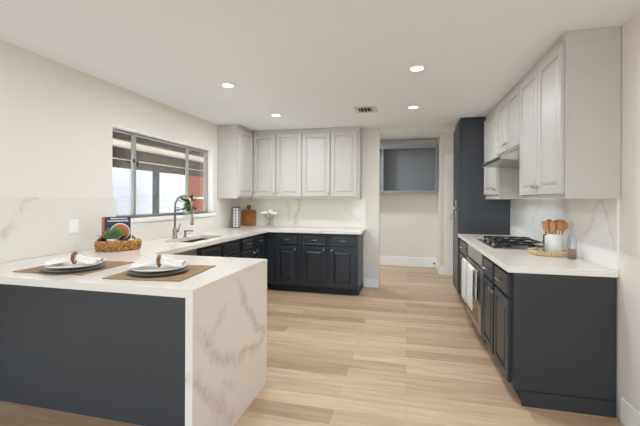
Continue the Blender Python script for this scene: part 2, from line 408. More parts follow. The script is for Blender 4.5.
# the window over the sink
FX0, FX1 = XL-.125, XL-.075
b = B()
bx(b, FX0, FX1, WY0, WY1, WZ1-.032, WZ1-.013); bx(b, FX0, FX1, WY0, WY1, WZ0+.004, WZ0+.026)
bx(b, FX0, FX1, WY0, WY0+.035, WZ0+.026, WZ1-.032); bx(b, FX0, FX1, WY1-.032, WY1, WZ0+.026, WZ1-.032)
win = struct('window_1', b, M_alu, bevel=.003)
YM1, YM2 = 3.215, 4.16
b = B(); bx(b, FX0+.015, FX1+.002, YM1-.012, YM1+.020, WZ0+.026, WZ1-.032); struct('mullion', b, M_alu, win)
b = B(); bx(b, FX0+.015, FX1+.000, YM2-.004, YM2+.018, WZ0+.026, WZ1-.032); struct('mullion', b, M_alu, win)
for y0, y1 in ((WY0+.03, YM1-.013), (YM1+.021, YM2-.006), (YM2+.021, WY1-.032)):
    struct('pane', box(XL-.103, XL-.098, y0, y1, WZ0+.026, WZ1-.032), M_glass, win)
b = B(); bx(b, FX1+.002, FX1+.02, YM1+.023, YM1+.037, 1.69, 1.75); bx(b, FX1+.002, FX1+.02, YM1-.029, YM1-.015, 1.73, 1.77); struct('latch', b, M_beam, win)
b = B(); bx(b, FX1+.001, XL+.001, WY0+.0, WY1, WZ1-.012, WZ1-.0005); bx(b, FX1+.001, XL+.001, WY1-.012, WY1-.0005, WZ0+.001, WZ1-.0125); struct('reveal_lining', b, M_trim, win)
struct('window_sill', box(XL-.073, XL+.03, WY0-.0, WY1+.06, 1.114, 1.16), M_trim, win, bevel=.004)

# ---------------------------------------------------------------- outdoors, beyond the window
struct('patio_ground', box(-12, XL-.16, -2, 22, -.2, -.06), M_concrete)
t = thing('patio_cover', 'slate grey patio cover with beams and pale board roof outside the window', 'patio cover', (-4.9, 6, -.06))
obj('roof', box(-6.85, XL-.2, 0.5, 11.2, 2.29, 2.36), M_deck, t)
for x in (-6.7, -5.15, -3.5): obj('beam', box(x-.05, x+.05, .5, 11.2, 2.1, 2.29), M_beam, t)
obj('post', box(-6.77, -6.64, 8.5, 8.62, -.06, 2.1), M_post, t)
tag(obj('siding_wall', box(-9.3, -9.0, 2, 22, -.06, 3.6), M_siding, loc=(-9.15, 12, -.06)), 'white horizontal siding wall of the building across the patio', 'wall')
t = thing('brick_red_wall', 'brick red wall with a pale band, seen through the right-hand window pane', 'wall', (-5.2, 11.4, -.06))
obj('wall_panel', box(-7.52, -3.2, 11.3, 11.5, -.06, 2.31), M_red, t); obj('band', box(-7.52, -3.2, 11.285, 11.3, 1.37, 1.42), M_trim, t)

# ---------------------------------------------------------------- ceiling fixtures
def downlight(x, y, label, power):
    t = thing('recessed_light', label, 'ceiling light', (x, y, CEIL), 'recessed ceiling lights')
    obj('trim_ring', lathe(B(), x, y, [(.051, CEIL-.001), (.068, CEIL-.001), (.066, CEIL-.006), (.053, CEIL-.008)], 28, closed=True), M_trim, t, smooth=True)
    obj('lens', lathe(B(), x, y, [(0, CEIL-.001), (.050, CEIL-.001), (.050, CEIL-.006), (0, CEIL-.006)], 28), M_lamp, t)
    add_light('downlight_lamp', 'AREA', (x, y, CEIL-.02), power, (.86, .93, 1), shape='DISK', size=.12)
downlight(-1.654, 3.114, 'round recessed ceiling light near the window, left one of the nearer pair', 9.5)
downlight(-1.637, 4.357, 'round recessed ceiling light in front of the grey corner wall cabinets', 12.6)
downlight(.075, 3.059, 'round recessed ceiling light nearest the tall right wall cabinets, largest in view', 9.5)
downlight(.069, 4.332, 'round recessed ceiling light beside the ceiling vent', 12.6)
add_light('downlight_lamp', 'AREA', (-1.65, 1.6, CEIL-.02), 6.5, (.80, .89, 1), shape='DISK', size=.12)
add_light('downlight_lamp', 'AREA', (.07, 1.6, CEIL-.02), 6.5, (.80, .89, 1), shape='DISK', size=.12)
add_light('hall_lamp', 'AREA', (-1.2, 6.6, 2.54), 26, (.78, .90, 1), shape='DISK', size=.2)
t = thing('ceiling_vent', 'small white louvred ceiling air vent with dark slots', 'vent', (-.49, 4.32, CEIL))
b = B(); z0, z1 = CEIL-.008, CEIL-.0005
bx(b, -.61, -.57, 4.18, 4.46, z0, z1); bx(b, -.41, -.35, 4.18, 4.46, z0, z1); bx(b, -.57, -.41, 4.18, 4.22, z0, z1); bx(b, -.57, -.41, 4.42, 4.46, z0, z1)
obj('frame', b, M_vent, t); obj('backing', box(-.57, -.41, 4.22, 4.42, CEIL-.003, CEIL-.0005), M_hole, t)
for k in range(4): obj('slat', box(-.55+k*.04, -.545+k*.04, 4.22, 4.42, CEIL-.008, CEIL-.003), M_vent, t)

# ---------------------------------------------------------------- cabinet kit
def rect_ring(o, u, n, x0, x1, z0, z1, d):
    return [o+u*x0+vec(0,0,z0)+n*d, o+u*x1+vec(0,0,z0)+n*d, o+u*x1+vec(0,0,z1)+n*d, o+u*x0+vec(0,0,z1)+n*d]
def panel_front(o, u, n, w, h, t=.024, fr=.052, raised=True):
    """raised-panel door or drawer front standing on plane o, facing n"""
    o, u, n = Vector(o), Vector(u), Vector(n); R = []
    prof = [(0, .001), (0, t-.005), (.005, t)]
    if raised: prof += [(fr, t), (fr+.005, t-.013), (fr+.013, t-.013), (fr+.036, t-.001)]
    else: prof += [(.018, t), (.024, t-.004), (.034, t)]
    for i, d in prof: R.append(rect_ring(o, u, n, i, w-i, i, h-i, d))
    return loft(B(), R)
def knob(parent, p, n, m=None):
    n = Vector(n); p = Vector(p)
    obj('knob', tube(B(), [p, p+n*.012, p+n*.016, p+n*.026, p+n*.03], [.006, .006, .015, .015, .009], 12), m or M_nickel, parent, smooth=True)
def pull(parent, p, u, n, L=.10):
    u, n, p = Vector(u), Vector(n), Vector(p); bb = B()
    tube(bb, [p-u*L/2+n*.028, p+u*L/2+n*.028], .006, 8)
    for s in (-1, 1): tube(bb, [p+u*s*(L/2-.012), p+u*s*(L/2-.012)+n*.028], .0045, 8)
    obj('handle', bb, M_nickel, parent, smooth=True)

Zup = .874
def base_cabinet(label, o, u, n, w, depth, fronts, hollow=False, end=None, toe=True, name='base_cabinet'):
    """o: floor corner on the face-frame plane; u along the front, n out of it. fronts: (kind, x0, x1, knob side)"""
    o, u, n = Vector(o), Vector(u), Vector(n)
    t = thing(name, label, 'cabinet', o+u*w/2-n*depth/2, 'charcoal base cabinets')
    bb = B(); top = CS-g_
    if hollow:
        obox(bb, o, u, n, w, top-.1, -.019, 0, .1); obox(bb, o, u, n, .018, top-.1, -depth, -.019, .1); obox(bb, o+u*(w-.018), u, n, .018, top-.1, -depth, -.019, .1)
        obox(bb, o+u*.018, u, n, w-.036, .018, -depth, -.019, .1)
    else: obox(bb, o, u, n, w, top-.1, -depth, 0, .1)
    obj('body', bb, M_dark, t)
    if toe: obj('toe_kick', obox(B(), o, u, n, w, .1-.001, -depth, -.06), M_toe, t)
    for f in fronts:
        kind, x0, x1, side = f
        if kind in ('drawer', 'false_drawer'):
            dr = obj('drawer', panel_front(o+u*x0+vec(0,0,.70), u, n, x1-x0, .145, raised=False), M_dark, t)
            if kind == 'drawer': pull(dr, o+u*(x0+x1)/2+n*.024+vec(0,0,.775), u, n)
        else:
            dr = obj('door', panel_front(o+u*x0+vec(0,0,.118), u, n, x1-x0, .56), M_dark, t)
            kx = x0+.03 if side == 'l' else x1-.03
            knob(dr, o+u*kx+n*.024+vec(0,0,.64), n)
    return t
def upper_cabinet(label, o, u, n, w, depth, z0, z1, doors, group='light grey wall cabinets', dz=.032):
    o, u, n = Vector(o), Vector(u), Vector(n)
    t = thing('wall_cabinet', label, 'cabinet', o+u*w/2-n*depth/2+vec(0,0,z0), group)
    obj('body', obox(B(), o+u*.003, u, n, w-.006, z1-z0, -depth, -.019, z0), M_grey, t)
    obj('face_frame', obox(B(), o, u, n, w, z1-z0, -.019, 0, z0), M_grey, t, bevel=.002)
    for x0, x1, side in doors:
        h = (z1-.068)-(z0+dz)
        dr = obj('door', panel_front(o+u*x0+vec(0,0,z0+dz), u, n, x1-x0, h), M_grey, t)
        if side:
            kx = x0+.028 if side == 'l' else x1-.028
            knob(dr, o+u*kx+n*.024+vec(0,0,z0+dz+.06), n)
    return t

X_, Y_ = vec(1,0,0), vec(0,1,0)
# back run: faces -y, front plane y = 5.01
FY = 5.012; BD = YB-FY-.004
base_cabinet('charcoal base cabinet with one drawer over one door, in the back corner', (-1.89, FY, 0), X_, -Y_, .388, BD, [('drawer', .02, .345, 'r'), ('door', .02, .345, 'r')])
bc = base_cabinet('charcoal base cabinet with two drawers over two doors, at the end beside the hall', (-1.50, FY, 0), X_, -Y_, .84, BD, [('drawer', .03, .385, 'r'), ('door', .03, .385, 'r'), ('drawer', .44, .80, 'r'), ('door', .44, .80, 'l')])
t = thing('corner_filler', 'plain dark filler panel in the inside corner between the two base cabinet runs', 'cabinet panel', (-1.96, FY, 0))
obj('panel', box(-2.033, -1.8925, FY, FY+.02, .1, CS-g_), M_dark, t); obj('toe_kick', box(-2.033+.06, -1.8925, FY+.06, FY+.08, 0, .099), M_toe, t)
# left run: faces +x, front plane x = -2.035
FXL = -2.035; LD = FXL-XL-.004
base_cabinet('charcoal base cabinet with two drawers, between the sink and the back corner', (FXL, 4.155, 0), Y_, X_, .853, LD, [('drawer', .02, .375, 'r'), ('door', .02, .375, 'r'), ('drawer', .425, .78, 'r'), ('door', .425, .78, 'l')])
base_cabinet('charcoal sink base cabinet with two plain false drawer fronts, under the sink', (FXL, 3.2, 0), Y_, X_, .952, LD, [('false_drawer', .05, .455, ''), ('door', .05, .455, 'r'), ('false_drawer', .50, .915, ''), ('door', .50, .915, 'l')], hollow=True)
t = thing('dishwasher', 'dark dishwasher with a pale control strip, under the counter next to the sink', 'dishwasher', (-2.36, 2.85, 0))
obj('body', box(XL+.02, FXL-.02, 2.59, 3.19, .1, CS-g_), M_black, t); dd = obj('door', box(FXL-.02, FXL+.004, 2.595, 3.19, .1, .77), M_dark, t, bevel=.003)
obj('control_strip', box(FXL-.02, FXL+.006, 2.595, 3.19, .775, CS-.006), M_steel, t, bevel=.003); obj('toe_kick', box(XL+.05, FXL-.07, 2.6, 3.185, 0, .099), M_toe, t)

# peninsula: cabinet with a plain dark back, marble top with waterfall end
PX, PY0, PY1 = -1.003, 1.546, 2.497
t = thing('peninsula_cabinet', 'wide charcoal back panel of the peninsula beneath the marble overhang', 'cabinet', (-1.87, 2.1, 0))
obj('body', box(XL+.018, PX-.042, 1.862, 2.43, 0, CS-g_), M_dark, t); obj('back_panel', box(XL+.018, PX-.0415, 1.844, 1.862, 0, CS-g_), M_penback, t)
obj('side_stile', box(XL+.0175, XL+.05, 1.838, 1.844, 0, CS-g_), M_penback, t)
t = thing('peninsula_worktop', 'white veined marble peninsula top with a waterfall end down to the floor', 'worktop', (-1.85, 2.0, CS))
obj('top_slab', box(XL+.002, PX, PY0, PY1, CS, CT), M_top, t); obj('waterfall_panel', box(PX-.04, PX, PY0, PY1, 0, CS), M_marble, t)

# L-shaped worktop with a sink cut-out
SX0, SX1, SY0, SY1 = -2.46, -2.13, 3.24, 3.96
b = B(); y0 = PY1+.001
bx(b, XL+.002, SX0, y0, YB-.002, CS, CT); bx(b, SX1, LFX, y0, YB-.002, CS, CT); bx(b, SX0, SX1, y0, SY0, CS, CT); bx(b, SX0, SX1, SY1, YB-.002, CS, CT)
bx(b, LFX, -.612, BFY, YB-.002, CS, CT)
tag(obj('worktop', b, M_top, loc=(-2.3, 4.9, CS)), 'white marble L-shaped worktop running along the window and the back wall', 'worktop')
t = thing('sink', 'undermount stainless steel sink set into the worktop below the window', 'sink', (-2.3, 3.6, .68))
b = B(); e = .004; zt = CS-.001
bx(b, SX0-.02, SX0, SY0-.02, SY1+.02, .68, zt); bx(b, SX1, SX1+.02, SY0-.02, SY1+.02, .68, zt); bx(b, SX0, SX1, SY0-.02, SY0, .68, zt); bx(b, SX0, SX1, SY1, SY1+.02, .68, zt)
bx(b, SX0, SX1, SY0, SY1, .68, .69); obj('basin', b, M_sinksteel, t)
obj('drain', lathe(B(), -2.3, 3.6, [(0, .69), (.045, .69), (.045, .693), (.03, .692), (0, .691)], 20), M_nickel, t)
t = thing('faucet', 'tall brushed nickel gooseneck faucet behind the sink', 'faucet', (-2.525, 3.54, CT))
obj('base', lathe(B(), -2.525, 3.54, [(.030, CT+.001), (.030, CT+.008), (.024, CT+.014), (.023, 1.02), (.014, 1.03)], 20), M_faucet, t, smooth=True)
pts = [(-2.525, 3.54, 1.02), (-2.525, 3.54, 1.28)]; R_ = .108
for k in range(1, 13):
    a = PI - PI*k/12; pts.append((-2.525+R_+R_*math.cos(a), 3.54, 1.28+R_*math.sin(a)))
pts.append((-2.525+2*R_, 3.54, 1.20))
obj('spout', tube(B(), pts, .012, 12), M_faucet, t, smooth=True)
ex = -2.525+2*R_
obj('spray_head', lathe(B(), ex, 3.54, [(0, 1.07), (.018, 1.07), (.019, 1.08), (.015, 1.15), (.0135, 1.205), (0, 1.205)], 16), M_faucet, t, smooth=True)
obj('lever', tube(B(), [(-2.525, 3.56, .985), (-2.525, 3.595, .99), (-2.523, 3.60, 1.0), (-2.515, 3.625, 1.075)], [.013, .013, .007, .005], 10), M_faucet, t, smooth=True)
t = thing('soap_dispenser', 'short nickel soap dispenser pump to the right of the faucet', 'soap dispenser', (-2.53, 3.74, CT))
obj('base', lathe(B(), -2.53, 3.74, [(.02, CT+.001), (.02, CT+.008), (.011, CT+.012), (.011, CT+.05), (.014, CT+.052), (.014, CT+.07), (.006, CT+.075)], 14), M_faucet, t, smooth=True)
obj('spout', tube(B(), [(-2.53, 3.74, CT+.066), (-2.44, 3.75, CT+.07), (-2.43, 3.75, CT+.062)], .006, 8), M_faucet, t, smooth=True)

# wall cabinets, back and left
UD = .318; UY = YB-.322
upper_cabinet('light grey wall cabinet on the left wall in the corner, one door facing the room', (-2.376, 4.77, 0), Y_, X_, UY-.022-4.77, .325, 1.367, CEIL-.002, [(.014, .48, 'r')])
t = upper_cabinet('light grey two-door wall cabinet next to the corner, above cutting board and flowers', (-2.372, UY, 0), X_, -Y_, .815, UD, 1.367, CEIL-.002, [(.010, .383, 'r'), (.395, .803, 'l')])
upper_cabinet('light grey two-door wall cabinet at the hall end of the back wall', (-1.555, UY, 0), X_, -Y_, .875, UD, 1.367, CEIL-.002, [(.004, .430, 'r'), (.442, .838, 'l')])

# ---------------------------------------------------------------- right-hand run: faces -x, front plane x = .69
FXR = .692; RD = XR-FXR-.004
def rb(label, y0, y1, fronts, **kw): return base_cabinet(label, (FXR, y1, 0), -Y_, -X_, y1-y0, RD, fronts, **kw)
W = .905
t = rb('charcoal base cabinet with two drawers over two doors, nearest on the right', 2.642, 2.642+W, [('drawer', .04, .42, ''), ('door', .04, .42, 'r'), ('drawer', .47, .865, ''), ('door', .47, .865, 'l')])
obj('end_panel', box(FXR+.008, XR-.018, 2.628, 2.641, .1, CS-g_), M_darkend, t)
obj('corner_stile', box(FXR-.001, FXR+.04, 2.622, 2.641, .1, CS-g_), M_dark, t)
obj('end_toe_board', box(FXR+.05, XR-.018, 2.618, 2.641, 0, .0985), M_darkend, t)
Y_O0, Y_O1 = 3.56, 4.37
t = thing('oven', 'stainless steel built-in oven with black glass door under the cooktop', 'oven', (.98, 3.96, 0))
obj('body', box(FXR, XR-.02, Y_O0, Y_O1, .05, CS-g_), M_black, t)
obj('toe_kick', box(FXR+.06, XR-.02, Y_O0, Y_O1, 0, .049), M_toe, t)
obj('control_panel', box(FXR-.022, FXR-.0005, Y_O0+.006, Y_O1-.006, .735, CS-.008), M_steel, t, bevel=.003)
b = B(); xa, xb = FXR-.03, FXR-.0005
bx(b, xa, xb, Y_O0+.006, Y_O0+.12, .11, .725); bx(b, xa, xb, Y_O1-.07, Y_O1-.006, .11, .725); bx(b, xa, xb, Y_O0+.12, Y_O1-.07, .62, .725); bx(b, xa, xb, Y_O0+.12, Y_O1-.07, .11, .17)
dr = obj('door', b, M_steel, t)
obj('window', box(FXR-.026, FXR-.001, Y_O0+.12, Y_O1-.07, .17, .62), M_ovenglass, dr)
HBX, HBZ = .612, .695
b = tube(B(), [(HBX, Y_O0+.025, HBZ), (HBX, Y_O1-.04, HBZ)], .010, 12)
for yy in (Y_O0+.031, Y_O1-.06): tube(b, [(HBX, yy, HBZ), (FXR-.028, yy, HBZ)], .008, 8)
obj('handle', b, M_steel, dr, smooth=True)
def towel(label, y0, y1, zf, zb):
    prof = [(-1, zf)]; pts = []
    r = .016
    n = 10
    for k in range(n+1): pts.append((HBX-r, zf+(HBZ-zf)*k/n))
    for k in range(1, 8): a = PI-PI*k/8; pts.append((HBX+r*math.cos(a), HBZ+r*math.sin(a)))
    for k in range(n+1): pts.append((HBX+r, HBZ-(HBZ-zb)*k/n))
    bb = B(); rows = []; NY = 14
    for j in range(NY+1):
        f = j/NY; row = []
        for i, (x, z) in enumerate(pts):
            dz = max(0, HBZ-z); wv = .006*math.sin(f*9+i*.12)*min(1, dz*5)
            if i > 17: wv = abs(wv)*.4
            row.append(bb.verts.new((x-abs(wv)*(1 if i < 17 else -1), y0+(y1-y0)*f*(1-.0*dz), z)))
        rows.append(row)
    for a, c in zip(rows, rows[1:]):
        for i in range(len(pts)-1): bb.faces.new((a[i], a[i+1], c[i+1], c[i]))
    o = obj('dish_towel', bb, M_towel, smooth=True, loc=(HBX, (y0+y1)/2, zf))
    s = o.modifiers.new('thick', 'SOLIDIFY'); s.thickness = .006; s.offset = 0
    tag(o, label, 'towel', 'white towels on the oven handle'); return o
towel('white dish towel on the oven handle, the nearer of the two', 3.595, 3.925, .32, .42)
towel('white dish towel on the oven handle, the farther and narrower of the two', 3.975, 4.25, .29, .42)
rb('narrow charcoal base cabinet with one drawer, between the oven and the tall pantry', 4.38, 5.015, [('drawer', .04, .595, ''), ('door', .04, .595, 'r')])
tag(obj('worktop', box(RFX, XR-.002, 2.6215, 5.018, CS, CT), M_top, loc=(.97, 3.8, CS), bevel=.003), 'white marble worktop on the right holding the cooktop', 'worktop')

# tall pantry at the end of the right run
t = thing('pantry_cabinet', 'tall charcoal pantry cabinet reaching the ceiling beyond the cooktop', 'cabinet', (.98, 5.31, 0))
obj('body', box(.682, XR-.002, 5.022, 5.60, .1, CEIL-.002), M_dark, t); obj('toe_kick', box(.74, XR-.002, 5.022, 5.6, 0, .099), M_toe, t)
for z0, h in ((.12, 1.10), (1.25, 1.11)):
    dr = obj('door', panel_front((.682, 5.585, z0), -Y_, -X_, .545, h), M_dark, t)
    zz = 1.17 if z0 < 1 else 1.30
    b = tube(B(), [(.63, 5.09, zz-.05), (.63, 5.09, zz+.05)], .009, 8)
    for q in (-.04, .04): tube(b, [(.664, 5.09, zz+q), (.63, 5.09, zz+q)], .006, 8)
    obj('handle', b, M_nickel, dr, smooth=True)

# right wall cabinets
UXR = .984; URD = XR-UXR-.004
def ru(label, y0, y1, z0, doors, dz=.032): return upper_cabinet(label, (UXR, y1, 0), -Y_, -X_, y1-y0, URD, z0, CEIL-.002, doors, dz=dz)
t = ru('light grey two-door wall cabinet nearest on the right, with a plain grey side', 2.6, 3.508, 1.367, [(.010, .452, 'r'), (.464, .888, 'l')], .03)
ru('short light grey two-door wall cabinet directly above the range hood', 3.512, 4.326, 1.832, [(.008, .40, 'r'), (.412, .806, 'l')], .02)
ru('narrow light grey wall cabinet between the range hood and the pantry', 4.33, 5.018, 1.367, [(.014, .672, 'r')], .05)
t = thing('range_hood', 'slim stainless steel range hood under the short cabinet above the cooktop', 'range hood', (1.05, 3.92, 1.7))
y0, y1 = 3.514, 4.324
ring = lambda y: [(.835, y, 1.722), (XR-.016, y, 1.70), (XR-.016, y, 1.829), (1.0, y, 1.829), (.835, y, 1.755)]
obj('body', loft(B(), [ring(y0), ring(y1)]), M_steel, t)
obj('front_lip', box(.812, .8345, y0, y1, 1.720, 1.757), M_steel, t, bevel=.003)
obj('lip_trim', box(.808, .8119, y0, y1, 1.722, 1.738), M_black, t)

# gas cooktop
t = thing('gas_cooktop', 'black gas cooktop with cast iron grates set in the right worktop', 'cooktop', (1.0, 3.92, CT))
cx0, cx1, cy0, cy1 = .755, 1.255, 3.53, 4.30
obj('base_tray', box(cx0, cx1, cy0, cy1, CT+.001, CT+.010), M_steel, t, bevel=.003)
obj('edge_trim', box(cx0+.012, cx0+.045, cy0+.02, cy1-.02, CT+.010, CT+.0125), M_black, t)
for x, y, r in ((.90, 3.67, .035), (1.14, 3.67, .045), (1.02, 3.915, .055), (.90, 4.16, .04), (1.14, 4.16, .035)):
    bo = obj('burner', lathe(B(), x, y, [(0, CT+.0105), (r*1.35, CT+.0105), (r*1.2, CT+.018), (r, CT+.022), (r, CT+.03), (0, CT+.032)], 18), M_iron, t, smooth=False)
for k in range(3):
    a, c = cy0+.02+k*.245, cy0+.02+k*.245+.235; b = B(); zz0, zz1 = CT+.038, CT+.050; x0, x1 = .825, 1.235
    for yy in (a, c-.014): bx(b, x0, x1, yy, yy+.010, zz0, zz1)
    for xx in (x0, x1-.010): bx(b, xx, xx+.010, a+.010, c-.014, zz0, zz1)
    my = (a+c)/2
    for bx_, by_ in ((.90, my), (1.14, my)) if k != 1 else ((1.02, my),):
        for dx, dy in ((1, 0), (-1, 0), (0, 1), (0, -1)):
            if dx: bx(b, bx_+dx*.062-.040, bx_+dx*.062+.040, by_-.0045, by_+.0045, zz0+.004, zz1+.006)
            else: bx(b, bx_-.0045, bx_+.0045, min(by_+dy*.022, by_+dy*.1075), max(by_+dy*.022, by_+dy*.1075), zz0+.004, zz1+.006)
    for xx in (x0, x1-.014):
        for yy in (a, c-.014): bx(b, xx, xx+.014, yy, yy+.014, CT+.0105, zz0)
    obj('grate', b, M_iron, t)
for k in range(5): obj('knob', lathe(B(), .795, 3.70+k*.11, [(0, CT+.0128), (.018, CT+.0128), (.016, CT+.034), (0, CT+.036)], 14), M_black if k % 2 else M_steel, t, smooth=False)

# ---------------------------------------------------------------- hall niche
t = thing('wall_niche_shelf', 'slate grey open box shelf high on the far hall wall', 'shelf', (-.15, 7.43, 1.49))
nx0, nx1, ny0, ny1, nz0, nz1 = -1.1, .575, 7.30, 7.578, 1.495, 2.435
obj('back_panel', box(nx0+.02, nx1-.02, ny1-.015, ny1, nz0+.03, nz1-.04), M_niche, t)
obj('top_board', box(nx0, nx1, ny0, ny1, nz1-.06, nz1), M_nichefr, t); obj('bottom_board', box(nx0, nx1, ny0, ny1, nz0, nz0+.045), M_nichefr, t)
obj('side_board', box(nx0, nx0+.03, ny0, ny1, nz0+.045, nz1-.06), M_nichefr, t); obj('side_board', box(nx1-.03, nx1, ny0, ny1, nz0+.045, nz1-.06), M_nichefr, t)
obj('divider', box(-.49, -.462, ny0, ny1-.016, nz0+.045, nz1-.06), M_nichefr, t)
t = thing('door_stop', 'small black door stop on the far baseboard at the right of the hall', 'door stop', (.53, 7.56, .094))
obj('stem', tube(B(), [(.53, 7.564, .094), (.53, 7.50, .094)], .008, 8), M_black, t); obj('tip', tube(B(), [(.53, 7.50, .094), (.53, 7.475, .094)], .016, 10), M_black, t)
# switch plate on left backsplash
t = thing('switch_plate', 'white double switch plate on the marble behind the peninsula', 'switch plate', (XL+.0125, 2.46, 1.06))
obj('plate', box(XL+.0125, XL+.018, 2.385, 2.47, 1.068, 1.182), M_trim, t, bevel=.002)
for yy in (2.40, 2.435): obj('rocker', box(XL+.018, XL+.021, yy, yy+.022, 1.09, 1.16), M_trim, t)

# ---------------------------------------------------------------- place settings on the peninsula
def rotz(bm, c, a): bmesh.ops.rotate(bm, verts=bm.verts, cent=Vector(c), matrix=Matrix.Rotation(a, 3, 'Z'))
def place_setting(cx, cy, mx, my, mw, mh, rot, napang, which):
    z = CT+.001
    b = B(); NX = 10
    bx(b, mx-mw/2, mx+mw/2, my-mh/2, my+mh/2, z, z+.004); rotz(b, (mx, my, z), rot)
    tag(obj('placemat', b, M_burlap, loc=(mx, my, z)), 'brown woven jute placemat '+which[0], 'placemat', 'jute placemats')
    z += .0045
    o = obj('charger_plate', lathe(B(), cx, cy, [(0, z), (.10, z), (.115, z+.004), (.168, z+.012), (.170, z+.015), (.166, z+.016), (.112, z+.008), (0, z+.007)], 40), M_charger, smooth=True, loc=(cx, cy, z))
    tag(o, 'dark slate charger plate under the white plate '+which[1], 'plate', 'dark charger plates')
    z += .0175
    o = obj('dinner_plate', lathe(B(), cx, cy, [(0, z), (.085, z), (.095, z+.003), (.148, z+.013), (.150, z+.016), (.146, z+.017), (.094, z+.008), (0, z+.007)], 40), M_plate, smooth=True, loc=(cx, cy, z))
    tag(o, 'white dinner plate on a dark charger '+which[1], 'plate', 'white dinner plates')
    z += .018
    # napkin gathered through a ring, fanned out on both sides
    b = B(); NS, NT = 28, 18; rows = []
    for i in range(NS+1):
        s = -1+2*i/NS; a = abs(s); wd = .016+.072*min(1, (a/.75))**1.1 if a > .1 else .016+.072*(a/.75)**1.1
        hz = .034*(1-min(1, a*1.35)) + .010; row = []
        for j in range(NT+1):
            q = -1+2*j/NT
            rip = (.013-.004*a)*math.cos(q*PI*3.0+s*1.5)*(1-.35*abs(q))
            yy = wd*q*(1-.06*math.cos(q*9)*a); arch = hz*(1-.55*q*q)
            row.append(b.verts.new((cx+s*.135+.012*q*q*math.copysign(a, s), cy+yy, z+.006+max(.0, arch+rip))))
        rows.append(row)
    for p, q in zip(rows, rows[1:]):
        for j in range(NT): b.faces.new((p[j], p[j+1], q[j+1], q[j]))
    rotz(b, (cx, cy, z), napang)
    o = obj('napkin', b, M_linen, smooth=True, loc=(cx, cy, z)); sm = o.modifiers.new('thick', 'SOLIDIFY'); sm.thickness = .003
    tag(o, 'white cloth napkin gathered through a wooden ring '+which[1], 'napkin', 'white napkins')
    ax = vec(math.cos(napang), math.sin(napang), 0); sd = vec(-ax.y, ax.x, 0); c = vec(cx, cy, z+.029)
    pts = [c+sd*.030*math.cos(2*PI*k/24)+vec(0, 0, .030*math.sin(2*PI*k/24)) for k in range(24)]
    rr = [.0085+.0025*math.sin(2*PI*k/24) for k in range(24)]
    o = obj('napkin_ring', tube(B(), pts, rr, 10, closed=True), M_ringwood, smooth=True, loc=(cx, cy, z))
    tag(o, 'brown wooden napkin ring around the napkin '+which[1], 'napkin ring', 'wooden napkin rings')
place_setting(-2.003, 1.815, -2.058, 1.885, .475, .43, math.radians(3), math.radians(24), ('by the left wall', 'at the setting by the left wall'))
place_setting(-1.433, 1.862, -1.42, 1.885, .455, .45, math.radians(6), math.radians(24), ('nearest the waterfall end', 'at the setting nearest the waterfall end'))

# ---------------------------------------------------------------- basket with cookbook and produce
bcx, bcy = -2.405, 2.60; U = vec(.737, .676, 0); V = vec(-.676, .737, 0)      # U along the basket, V away from the room
z = CT+.001; b = B(); rows = []; NB = 72; NR = 12
def oval(a, rr, zz, off=0): return vec(bcx, bcy, zz)+U*(.172*rr+off)*math.cos(a)+V*(.105*rr+off)*math.sin(a)
for k in range(NR+1):
    zz = z+.072*k/NR; rr = .92+.08*math.sin(PI*k/NR*.6)
    rows.append([oval(2*PI*i/NB, rr, zz, .008*math.sin(NB/4*2*PI*i/NB+(PI if (k//2) % 2 else 0))) for i in range(NB)])
inner = [[oval(2*PI*i/NB, .86, z+.072, 0) for i in range(NB)], [oval(2*PI*i/NB, .84, z+.012, 0) for i in range(NB)]]
loft(b, rows+inner)
t = thing('wicker_basket', 'low oval woven wicker basket in the corner of the peninsula', 'basket', (bcx, bcy, z))
obj('basket_body', b, M_basket, t, smooth=True)
obj('rim', tube(B(), [oval(2*PI*i/48, .95, z+.076) for i in range(48)], [.010+.003*(i % 2) for i in range(48)], 8, closed=True), M_basket, t, smooth=True)
lathe_pts = [[oval(2*PI*i/NB, .83, zz) for i in range(NB)] for zz in (z+.0125, z+.056)]
obj('straw_filling', loft(B(), lathe_pts), M_straw, t)
def at(u, v, zz): return vec(bcx, bcy, zz)+U*u+V*v
# cookbook standing in the basket, facing the room
t = thing('cookbook', 'navy cookbook with orange spine and food bowl cover, standing in the wicker basket', 'book', at(-.02, .05, z+.0575))
u0, u1, v0, v1, zb, zt = -.106, .092, .040, .062, z+.0575, 1.197
def bkbox(ua, ub, va, vb, za, zc): return obox(B(), at(ua, va, 0), U, V, ub-ua, zc-za, 0, vb-va, za)
obj('front_cover', bkbox(u0, u1, v0, v0+.003, zb, zt), M_navy, t); obj('back_cover', bkbox(u0, u1, v1-.003, v1, zb, zt), M_navy, t)
obj('pages', bkbox(u0+.004, u1-.004, v0+.003, v1-.003, zb+.004, zt-.004), M_paper, t)
obj('spine', bkbox(u0-.02, u0, v0-.001, v1, zb, zt), M_orange, t)
def disc(uc, zc, r, d, m, nm, ring=0):
    bb = B(); pts = [at(uc+r*math.cos(2*PI*k/28), v0-.0005, zc+r*math.sin(2*PI*k/28)) for k in range(28)]; p2 = [p-V*d for p in pts]
    loft(bb, [pts, p2]); obj(nm, bb, m, t)
disc(.01, 1.065, .078, .0006, M_paper, 'cover_bowl'); disc(.01, 1.065, .070, .0010, M_food, 'cover_soup'); disc(-.015, 1.06, .045, .0014, M_foodgreen, 'cover_garnish')
b = B()
random.seed(3)
for zc, L, us in ((1.178, .12, -.06), (1.157, .16, -.085)):
    x = us
    while x < us+L:
        ww = random.uniform(.006, .012); obox(b, at(x, v0-.001, 0), U, V, ww, .011, 0, .0008, zc); x += ww+.003
obj('cover_title', b, M_plate, t)
